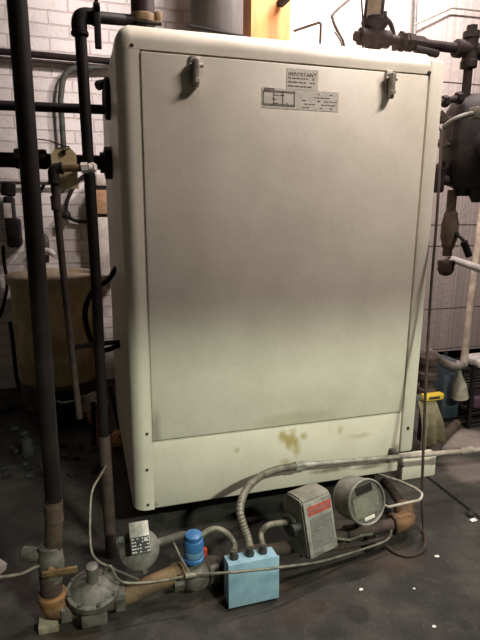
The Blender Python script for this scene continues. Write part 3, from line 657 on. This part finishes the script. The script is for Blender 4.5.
# ------------------------------------------------------------------ drum
dc = P(53, 398, Z=0); dc = V((-.20, 1.80, 0)); dr = .285
drum = thing('plastic_drum', 'open-topped tan plastic drum against the brick wall behind the black pipes', 'drum', tuple(dc))
zr = P(53, 278, Y=1.55).z
lab_o = MB().lathe([(dr * .86, 0), (dr * .90, .02), (dr * .95, .2), (dr * .965, .35), (dr * .975, .36), (dr * .965, .37), (dr * .98, .62), (dr * .985, .63), (dr * .98, .64), (dr * .99, zr - .06), (dr * 1.0, zr - .05)], dc, (0, 0, 1), 44).done('body', DRUM, drum)
m = MB(); m.lathe([(dr * .99, zr - .06), (dr * 1.06, zr - .055), (dr * 1.09, zr - .03), (dr * 1.08, zr - .005), (dr * 1.04, zr), (dr * .99, zr - .008), (dr * .96, zr - .03), (dr * .5, zr - .034), (.01, zr - .035)], dc, (0, 0, 1), 44); m.done('lid', DRUMT, drum)
MB().lathe([(dr * .88, 0), (dr * .93, .012), (dr * .975, .18), (dr * .98, .20), (dr * .95, .203)], dc, (0, 0, 1), 44).done('bottom_band', M('grey_grime', (92, 86, 76), (70, 64, 56), .8, 0, 9), drum)
# black hoses
run('black_hose', spline([P(116, 268, Y=.55), P(108, 280, Y=.5), P(96, 288, Y=.42), P(88, 300, Y=.4), P(85, 315, Y=.4), P(89, 335, Y=.4), P(97, 349, Y=.4), P(106, 350, Y=.42), P(120, 345, Y=.5)]), .012, RUBBER, 'black rubber hose curling out from the boiler side', 'hose', 10)
run('branch_pipe', [P(74, 347, Y=.02), P(90, 345, Y=.15), P(118, 342, Y=.5)], .011, BLACK, 'thin black branch pipe from the brown relief pipe to the boiler side', 'pipe', 10)
# ------------------------------------------------------------------ floor clutter on the left
a, b = P(44, 430, Z=0), P(76, 430, Z=0)
cr = thing('black_crate', 'black plastic crate on the floor before the tan drum', 'crate', (a.x + .1, a.y + .1, 0))
hz = P(60, 398, Y=a.y).z
m = MB(); m.bb(a.x, b.x, a.y, a.y + .12, 0, hz, .01); m.done('body', RUBBER, cr)
m = MB(); m.tube([P(57, 401, Y=a.y - .01), P(62, 403, Y=a.y - .01), P(74, 401, Y=a.y - .01)], .008, 8); m.done('handle', GREYL, cr)
def lump(name, px, py, r, mat, label, cat, sc=(1, 1, .6), jit=.25, group=None):
    q = P(px, py, Z=0); o = MB().ball((q.x, q.y, r * sc[2] * .92), r, 2, jit, sc).done(name, mat, None, 20); tag(o, label, cat, group); return o
lump('crumpled_rag', 92, 418, .10, M('grey_rag', (196, 186, 170), (96, 90, 82), .9, 0, 14), 'crumpled grey rag on the floor right of the black crate', 'rag', (1.2, .8, .9), .22)
lump('orange_rag', 96, 424, .05, COPPER, 'crumpled orange paper on the floor behind the grey rag', 'paper', (1.3, .9, 1.1), .3)
lump('scrap_paper', 120, 446, .05, COPPER, 'crumpled orange paper on the floor against the boiler side', 'paper', (1, .9, 1.0), .3)
q = P(100, 448, Z=0)
run('red_rod', [V((q.x, q.y, 0.006)), P(97, 410, Y=q.y + .08)], .014, M('dull_red', (150, 86, 74), None, .6), 'short dull red rod standing between rag and drop pipe', 'rod', 8)
run('black_rod', [P(94, 446, Z=.008), P(93, 402, Y=P(94, 446, Z=0).y + .05)], .014, BLACK, 'short black rod standing beside the red rod', 'rod', 8)
run('leaning_stick', [P(122, 438, Z=.01), P(110, 386, Y=P(122, 438, Z=0).y + .1)], .013, BLACK, 'black stick leaning by the boiler side above orange paper', 'rod', 8)
for i in range(46):
    a, b = random.uniform(0, 128), random.uniform(428, 482); r = random.uniform(.008, .022)
    if 30 < a < 112 and b < 440: continue
    mt = DEBRIS if i % 6 else GREYD
    lump('rubble_piece', a, b, r, mt, 'small piece of rubble on the dark floor left of the boiler', 'rubble', (1.2, 1, .6), .3, 'rubble on the floor left of the boiler')
q = P(28, 455, Z=0); tag(MB().lathe([(.03, 0), (.034, .004), (.03, .09), (.014, .1), (.014, .11)], q, (0, 0, 1), 16).done('small_can', GREYD), 'small grey can standing on the floor left of the riser pipe', 'can')
# paper and chips on the floor
q = P(0, 568, Z=0); m = MB(); m.prism([P(-10, 556, Z=.004), P(-2, 558, Z=.004), P(7, 564, Z=.01), P(6, 570, Z=.008), P(-3, 577, Z=.003), P(-12, 578, Z=.003)], (0, 0, .004)); tag(m.done('paper_scrap', WHITEP), 'white scrap of paper on the floor at the left edge', 'paper')
for px, py, r, w in ((473, 521, .015, 'largest white paint chip, at the right edge beyond the gas elbow'), (437, 557, .009, 'white paint chip right of the bottom of the siphon tube'), (361, 590, .008, 'white paint chip in the middle of the front floor'), (434, 627, .007, 'white paint chip nearest the bottom right of the floor'), (414, 589, .005, 'tiny white paint chip between the oil spots')):
    lump('paint_chip', px, py, r, WHITEG, w, 'chip', (1.2, .8, .4), .25)
lump('dark_pebble', 470, 516, .02, DEBRIS, 'dark crumb beside the largest white paint chip', 'crumb', (1, .8, .7), .2)
# ------------------------------------------------------------------ behind the boiler top
q = P(217, 30, Y=.62)
fl = thing('flue_pipe', 'wide grey round flue pipe rising from the boiler top', 'flue', (q.x, .62, ZT))
m = MB(); m.lathe([(.122, ZT - .005), (.122, 3.6)], V((q.x, .62, 0)), (0, 0, 1), 40); m.done('pipe', FLUE, fl)
m = MB(); m.lathe([(.122, 0), (.15, .001), (.15, .02), (.122, .03)], V((q.x, .62, ZT - .003)), (0, 0, 1), 40); m.done('collar', GREYD, fl)
run('flue_cable', spline([P(188, 25.5, Y=.50), P(205, 29, Y=.492), P(225, 33, Y=.49), P(246, 37, Y=.50)]), .007, RUBBER, 'thin black cable slanting across the front of the flue pipe', 'cable', 8)
a, b, c = P(245, 40, Y=.95), P(251, 40, Y=.75), P(290, 42, Y=.80)
m = MB(); zt = 3.6
m.prism([(a.x, a.y, ZT - .003), (b.x, b.y, ZT - .003), (c.x, c.y, ZT - .003), (c.x - .0, c.y + .2, ZT - .003), (a.x, a.y + .05, ZT - .003)], (0, 0, zt - ZT)); tag(m.done('wooden_post', CARD), 'orange-tan boxed wooden post standing on the boiler top beside the flue', 'post')
m = MB(); q = P(284, 2, Y=.72); m.box(q + V((0, .0, .01)), (.035, .12, .035), bev=.006); tag(m.done('black_clamp', RUBBER), 'small black clamp on the right edge of the tan post', 'clamp')
dn = lambda p: V((p.x, p.y, ZT - .002))
run('bent_rod', [dn(P(320, 46, Y=.3)), P(320, 46, Y=.3), P(321, 22, Y=.3), P(294, 31, Y=.45)], .0055, RUSTD, 'thin dark rod bent in a hook above the boiler top', 'rod', 8, .015)
run('bent_tube', spline([dn(P(343.5, 49, Y=.3)), P(343.5, 49, Y=.3), P(343, 42, Y=.3), P(337, 30, Y=.32), P(333, 20, Y=.34), P(334, 13, Y=.36), P(352, -3, Y=.45), P(372, -20, Y=.56)]), .0065, RUSTD, 'thin dark tube curving up from the boiler top right of the bent rod', 'tube', 8)
run('bent_tube', spline([dn(P(342, 48, Y=.28)), P(342, 48, Y=.28), P(340, 40, Y=.28), P(335, 32, Y=.3)]), .0045, GREYM, 'short pale wire curving beside the thin dark tube', 'wire', 8).name = 'curved_wire'
# header pipe and gauge
hy = .28
hd = thing('header_pipe', 'brown iron header pipe with tee and unions across the top right of the boiler', 'pipe', tuple(P(374, 50, Y=hy)))
hs, he = P(374, 38, Y=hy), P(470, 50, Y=hy)
MB().tube([hs, he], .0225, 16).done('pipe', RUSTP, hd)
m = MB(); m.lathe([(.03, ZT - .005 - hs.z), (.03, .0), (.03, .06), (.038, .062), (.038, .085), (.028, .09)], hs, (0, 0, 1), 20); m.ball(hs, .046, 3); m.lathe([(.03, -.075), (.036, -.072), (.036, -.045), (.044, -.03), (.044, .03), (.037, .045), (.037, .072), (.03, .075)], hs, he - hs, 20); m.hexn(hs - V((.07, 0, 0)), hs - V((.095, 0, 0)), .022); m.done('tee', RUSTP, hd)
m = MB(); q = hs.lerp(he, .38); dx = (he - hs).normalized(); m.lathe([(.03, -.07), (.034, -.06), (.034, -.03), (.040, -.028), (.040, .0), (.034, .004), (.034, .05), (.026, .07)], q, dx, 8); m.lathe([(.044, -.064), (.044, -.046)], q, dx, 6); m.done('union', RUSTP, hd)
m = MB(); q = hs.lerp(he, .47); m.box(q + V((.02, -.02, -.035)), (.13, .03, .03), rot=(0, .12, 0), bev=.008); m.done('union_lever', BLACK2, hd)
m = MB(); m.lathe([(.032, -.08), (.038, -.078), (.038, -.05), (.034, -.045), (.034, .045), (.038, .05), (.038, .078), (.03, .08)], he, (0, 0, 1), 18); m.lathe([(.032, -.085), (.04, -.08), (.04, -.05), (.034, -.045), (.034, .06), (.04, .065), (.04, .09)], he, dx, 18); m.hexn(he + V((0, 0, .08)), he + V((0, 0, .105)), .026); m.done('tee', RUSTP, hd)
qd = P(467, 106, Y=hy); MB().tube([he - V((0, 0, .06)), V((he.x, hy, qd.z))], .021, 16).done('drop_nipple', RUSTP, hd)
gq = P(373, 23, Y=hy)
gg = thing('boiler_gauge', 'small rectangular gauge with a pale face above the header tee', 'gauge', (hs.x, hy, gq.z))
m = MB(); m.lathe([(.026, -.05), (.030, -.04), (.055, -.012), (.06, 0), (.06, .008), (.03, .014)], V((hs.x, hy, gq.z)), (0, 0, 1), 24); m.done('base', BLACK2, gg)
gN = V((-.55, -.83, .0)).normalized(); gR = V((.83, -.55, .0)).normalized(); c = P(374.5, 6, Y=hy)
m = MB(); m.box(c, (.085, .02, .15), axes=(gR, -gN, V((.06, 0, 1))), bev=.004); m.done('case', BLACK2, gg)
m = MB(); m.box(c + gN * .011, (.058, .004, .115), axes=(gR, -gN, V((.06, 0, 1)))); m.done('face', M('cream_gauge_face', (120, 104, 84), (96, 82, 64), .6), gg)
run('gauge_rod', [dn(P(363, 44, Y=.26)), P(363, 44, Y=.26), P(363, 22, Y=.26), P(361, -6, Y=.26)], .004, RUSTP, 'thin grey rod standing left of the small rectangular gauge', 'rod', 8)
run('curved_handle', spline([dn(P(394, 46, Y=.4)), P(394, 46, Y=.4), P(393, 32, Y=.4), P(390, 23, Y=.4), P(385, 17, Y=.4), P(385, 11, Y=.4)]), [.011] * 40 + [.004], RUSTP, 'dark curved pointed handle behind the header union', 'rod', 10)  # a handle, drawn as a curved bar tapering to a point
run('wall_riser_conduit', [V((P(416, -10, Y=1.31).x, 1.31, ZC)), P(416, -10, Y=1.31), P(414, 40, Y=1.31)], .014, GREYD, 'thin dark vertical conduit on the tiled wall above the header pipe', 'conduit', 8)
run('wall_slant_conduit', [P(414, 25, Y=1.3), P(452, 8, Y=1.31), P(490, 12, Y=1.31)], .006, GREYM, 'thin pale conduit slanting up the tiled wall at upper right', 'conduit', 8, .05)
# ------------------------------------------------------------------ low water cutoff
ly = .28; lc = P(475, 150, Y=ly)
lw = thing('low_water_cutoff', 'large dark iron float chamber hanging at the right of the boiler', 'chamber', (lc.x, ly, P(460, 205, Y=ly).z))
zt_, zb_ = P(470, 95, Y=ly).z, P(462, 196, Y=ly).z; xl = P(447, 150, Y=ly).x; R_ = .155; cx = xl + R_
m = MB(); H = zt_ - zb_
m.lathe([(.03, .0), (.05, .03), (.11, .05), (R_ * .93, .10), (R_, .20), (R_, H - .11), (R_ * .93, H - .07), (R_ * .8, H - .03), (.07, H)], V((cx, ly, zb_)), (0, 0, 1), 40)
m.lathe([(.05, -.03), (.05, .0), (.075, .03), (.08, .06)], V((cx - .04, ly, zb_ + .03)), (0, 0, 1), 6)
m.lathe([(.06, 0), (.09, .02), (.095, .08), (.1, .1)], V((cx + .0, ly - .22, lc.z + .02)), (0.0, 1, 0), 26); m.done('body', BLACK2, lw)
m = MB(); m.lathe([(.10, 0), (.105, .004), (.105, .03), (.06, .036), (.03, .05)], V((cx + .06, ly - .17, lc.z + .06)), (-.3, -1, -.05), 26); fl2 = m.done('cover_flange', BLACK2, lw)
for k in range(6):
    a = k * math.pi / 3; c = V((cx + .06, ly - .19, lc.z + .06)) + V((math.cos(a) * .085, -.012, math.sin(a) * .085)); MB().hexn(c, c + V((-.005, -.024, 0)), .013).done('bolt', BLACK, lw)
m = MB(); q0_, q1_ = P(438, 103, Y=ly - .05), P(463, 97, Y=ly - .05); m.cyl(q0_, q1_, .0155, 14); m.hexn(q0_.lerp(q1_, .2), q0_.lerp(q1_, .36), .027); m.hexn(q0_.lerp(q1_, .74), q0_.lerp(q1_, .92), .028); m.done('gauge_pipe', RUSTP, lw)
m = MB(); m.tube(spline([P(444, 127, Y=ly - .12), P(452, 121, Y=ly - .17), P(463, 116, Y=ly - .19), P(476, 113, Y=ly - .19)]), .012, 10); m.box(P(477, 113, Y=ly - .19), (.05, .05, .05), bev=.006); lab(m.done('cable_whip', GREYM, lw), 'pale grey curved cable')
for y in (118, 144, 166):
    q = P(441, y, Y=ly - .02); m = MB(); m.cyl(q + V((-.02, 0, 0)), V((xl + .03, ly, q.z)), .012, 12); m.hexn(q, q + V((.02, 0, 0)), .024); m.lathe([(.024, -.008), (.026, 0), (.024, .008)], q + V((-.01, -.02, 0)), (.3, -1, 0), 8); m.cyl(q + V((-.012, -.02, -.03)), q + V((-.012, -.02, .03)), .006, 8); m.done('try_cock', RUSTD, lw)
m = MB(); q = P(437, 180, Y=ly); m.lathe([(.03, -.06), (.036, -.05), (.036, .05), (.03, .06)], q, (0, 0, 1), 14); m.cyl(q, V((cx - .05, ly, q.z)), .025, 14); m.done('lower_tapping', BLACK2, lw)
m = MB(); q = P(477, 190, Y=ly - .05); m.lathe([(.02, -.06), (.035, -.03), (.04, 0), (.03, .04), (.02, .06)], q, (0, 0, 1), 12); m.done('drain_plug', BLACK2, lw)
# blowdown
bd = thing('blowdown_pipe', 'rusty brown blowdown pipe with a black lever valve under the dark float chamber', 'pipe', tuple(P(447, 270, Y=ly)))
u0, u1 = P(452.5, 190, Y=ly), P(447, 256, Y=ly)
MB().tube([u0, u1], .0235, 16).done('pipe', RUST, bd)
q = P(449.5, 231, Y=ly); m = MB(); m.lathe([(.024, -.10), (.034, -.085), (.034, -.07), (.042, -.04), (.043, .03), (.034, .06), (.034, .075), (.024, .09)], q, (u1 - u0), 10); m.done('valve_body', M('grey_brown_valve', (92, 76, 64), (66, 54, 46), .8, 0, 20), bd)
m = MB(); m.tube(spline([P(457, 235, Y=ly - .05), P(462, 239, Y=ly - .09), P(465, 245, Y=ly - .1), P(469, 256, Y=ly - .1)]), [.008] * 12 + [.017] * 13, 10); m.cyl(q, P(458, 235, Y=ly - .05), .012, 10); m.done('lever', RUBBER, bd)
m = MB(); e1 = P(446, 266, Y=ly); m.lathe([(.028, .03), (.042, .028), (.044, .012), (.04, 0), (.042, -.02), (.03, -.042), (.012, -.05)], e1, (0, 0, 1), 16); m.done('elbow', RUSTD, bd)
we = P(452, 259, Y=ly); MB().tube([P(448, 261, Y=ly), P(452, 259, Y=ly), P(486, 271, Y=.2), V((2.4, .1, P(486, 271, Y=.2).z - .06))], [.02, .017, .022, .022], 12).done('tailpipe', WHITEG, bd)
lab(bd.children[-1], 'bright white discharge pipe')
# right wall white pipe
run('white_drain_pipe', [V((P(484, 200, Y=.66).x + .08, .68, ZC)), P(484, 200, Y=.66), P(471, 300, Y=.64), P(463.5, 366, Y=.63)], .0225, M('ivory_pipe', (176, 164, 148), (140, 128, 114), .6, 0, 14), 'ivory vertical drain pipe in front of the tiled wall at right', 'pipe', 12)
# blue tank etc on the right floor
a, b = P(440, 424, Z=0), P(464, 424, Z=0)
tk = thing('blue_cabinet', 'dark blue metal cabinet on the floor right of the boiler', 'cabinet', (2.35, a.y + .1, 0))
tz = P(455, 364, Y=a.y).z
m = MB(); m.bb(a.x, b.x, a.y, a.y + .22, .03, tz, .012); m.done('body', TANKB, tk)
MB().bb(a.x + .02, b.x - .02, a.y + .02, a.y + .2, 0, .035).done('plinth', BLACK, tk)
MB().bb(a.x + .045, a.x + .07, a.y - .012, a.y + .01, .16, tz - .06, .006).done('seam', TANKB, tk)
q = P(459, 364, Y=a.y - .03)
fk = thing('hanging_bag', 'pale cone-shaped bag hanging in front of the dark blue cabinet', 'bag', tuple(P(460, 399, Y=a.y - .06)))
pb = P(460, 398, Y=a.y - .07); pt = P(459, 366, Y=a.y - .07); L = (pt - pb).length
m = MB(); m.lathe([(.045, 0), (.054, .004), (.047, L * .2), (.04, L * .45), (.018, L * .7), (.011, L * .85), (.011, L)], pb, pt - pb, 20); m.done('bag_body', M('pale_cloth', (150, 142, 128), (120, 112, 100), .9), fk)
MB().tube([pt, pt + V((0, .02, .03))], .007, 8).done('tie', ZINC, fk)
run('bent_grey_pipe', spline([P(426, 352, Y=.6), P(434, 356, Y=.6), P(444, 363, Y=.62), P(455, 367, Y=.62), P(463, 364, Y=.63)]), .028, M('dull_grey_pipe', (104, 96, 88), (80, 74, 68), .6), 'grey bent pipe arching over the top of the dark blue cabinet', 'pipe', 14)
vs = thing('valve_stack', 'dark iron valve stack standing between boiler and blue cabinet', 'valve', tuple(P(426, 446, Z=0)))
vx = P(429, 360, Y=.55)
m = MB(); m.lathe([(.03, 0), (.03, .20)], V((vx.x, .55, 0)), (0, 0, 1), 14); m.done('stand_pipe', BLACK2, vs)
z0 = P(429, 398, Y=.55).z; z1 = P(429, 352, Y=.55).z; HH = z1 - z0
m = MB(); m.lathe([(.03, .18 - z0), (.03, 0), (.055, .01), (.055, HH * .22), (.04, HH * .26), (.04, HH * .4), (.056, HH * .44), (.056, HH * .56), (.045, HH * .6), (.045, HH * .72), (.056, HH * .76), (.056, HH * .9), (.03, HH)], V((vx.x, .55, z0)), (0, 0, 1), 18); m.done('valve_body', RUSTD, vs)
lv = P(432, 396.5, Y=.42); le = thing('yellow_tool', 'yellow handled tool lying over the tan cloth beside the boiler', 'tool', tuple(lv))
m = MB(); m.box(lv, (.15, .045, .042), rot=(0, .05, .12), bev=.012); m.done('handle', YEL, le)
m = MB(); m.box(lv + V((-.0, -.0235, .0)), (.08, .003, .014), rot=(0, .05, .12)); m.done('print', INK, le)
m = MB(); m.box(lv + V((-.11, 0, .004)), (.09, .03, .03), rot=(0, .05, .12), bev=.006); m.done('shank', GREYM, le)
# tan cloth draped
m = MB(); t0 = [P(418, 400, Y=.42), P(436, 401, Y=.42)]; nU, nV = 14, 12; g = []
bot = [P(424, 452, Y=.40), P(440, 440, Y=.40)]
for j in range(nV + 1):
    v = j / nV; row = []
    for i in range(nU + 1):
        u = i / nU; p = (t0[0].lerp(t0[1], u)).lerp(P(419, 448, Y=.40).lerp(P(442, 442, Y=.40), u), v); p = p + V((0, -.03 * v * math.sin(u * 14) - .03 * math.sin(v * 3), 0)); row.append(m.bm.verts.new(p))
    g.append(row)
ff = [m.bm.faces.new((g[j][i], g[j][i + 1], g[j + 1][i + 1], g[j + 1][i])) for j in range(nV) for i in range(nU)]
bmesh.ops.solidify(m.bm, geom=ff, thickness=.012); tag(m.done('tan_cloth', CLOTH, None, 60), 'tan cloth draped down beside the boiler under the yellow tool', 'cloth')
# low metal box by the boiler's right foot
a, b = P(409, 481, Z=0), P(437, 474, Z=0); zt2 = P(420, 456, Y=.17).z
m = MB(); m.bb(1.53, 1.735, .15, .21, 0, zt2 + .012, .008); tag(m.done('low_metal_box', ENA), 'low pale metal box on the floor under the conduit right of the boiler', 'box')
run('floor_pipe', [P(431, 455, Z=.03), P(441, 440, Z=.03), P(457, 423, Z=.03)], .028, RUSTD, 'dark pipe lying on the floor toward the blue cabinet', 'pipe', 12)
# wire rack at right edge
ra, rb = P(467.5, 428, Z=0), P(480, 437, Z=0)
rk = thing('wire_rack', 'black wire rack cut off by the right edge', 'rack', (ra.x + .1, ra.y, 0))
rtop = P(468, 366, Y=ra.y).z; ex = ra.x + .42
for (x, y) in ((ra.x, ra.y), (ra.x + .02, ra.y + .3), (ex, ra.y - .0), (ex, ra.y + .3)):
    MB().bb(x - .011, x + .011, y - .011, y + .011, 0, rtop).done('post', BLACK, rk)
zsh = [P(474, y, Y=ra.y).z for y in (426, 413, 394, 374)]
for z in zsh:
    m = MB()
    for k in range(7): yk = ra.y + .05 * k; m.cyl((ra.x, yk, z), (ex, yk, z), .007, 8)
    m.cyl((ra.x + .01, ra.y, z - .006), (ra.x + .01, ra.y + .3, z - .006), .008, 8); m.cyl((ex, ra.y, z - .006), (ex, ra.y + .3, z - .006), .008, 8); m.done('shelf', BLACK, rk)
z = zsh[3] + .008; MB_ = MB().bb(ra.x + .085, ra.x + .26, ra.y + .02, ra.y + .24, z, z + .05, .012); tag(MB_.done('white_packet', M('off_white_wrap', (176, 170, 164), None, .7)), 'white packet on the upper shelf of the black rack', 'packet')
z = zsh[1] + .008; tag(MB().bb(ra.x + .06, ra.x + .24, ra.y + .03, ra.y + .2, z, z + .085, .02).done('purple_packet', PURP), 'dark purple packet on the lower shelf of the black rack', 'packet')

# ------------------------------------------------------------------ light
def area(name, loc, target, sx, sy, power, col):
    l = bpy.data.lights.new(name, 'AREA'); l.shape = 'RECTANGLE'; l.size = sx; l.size_y = sy; l.energy = power; l.color = col
    o = bpy.data.objects.new(name, l); C.objects.link(o); o.location = loc
    o.rotation_euler = (V(target) - V(loc)).to_track_quat('-Z', 'Y').to_euler(); return o
area('tube_lamp_over_boiler', (1.6, .22, 3.45), (1.3, 2.2, 2.75), 1.3, .12, 300, (1, .88, .85))
area('tube_lamp_front_right', (2.0, -1.1, 3.3), (.8, 0, 1.1), .6, .1, 56, (1, .87, .82))
area('tube_lamp_rear', (1.9, -4.1, 3.4), (.8, 0, .5), .5, .08, 185, (.92, 1, .82))
w = bpy.data.worlds.new('world'); bpy.context.scene.world = w; w.use_nodes = True
w.node_tree.nodes['Background'].inputs[0].default_value = (.5, .5, .5, 1); w.node_tree.nodes['Background'].inputs[1].default_value = .02
vs_ = bpy.context.scene.view_settings
vs_.view_transform = 'Standard'; vs_.look = 'None'; vs_.gamma = 1; vs_.exposure = 0.0; vs_.use_curve_mapping = False
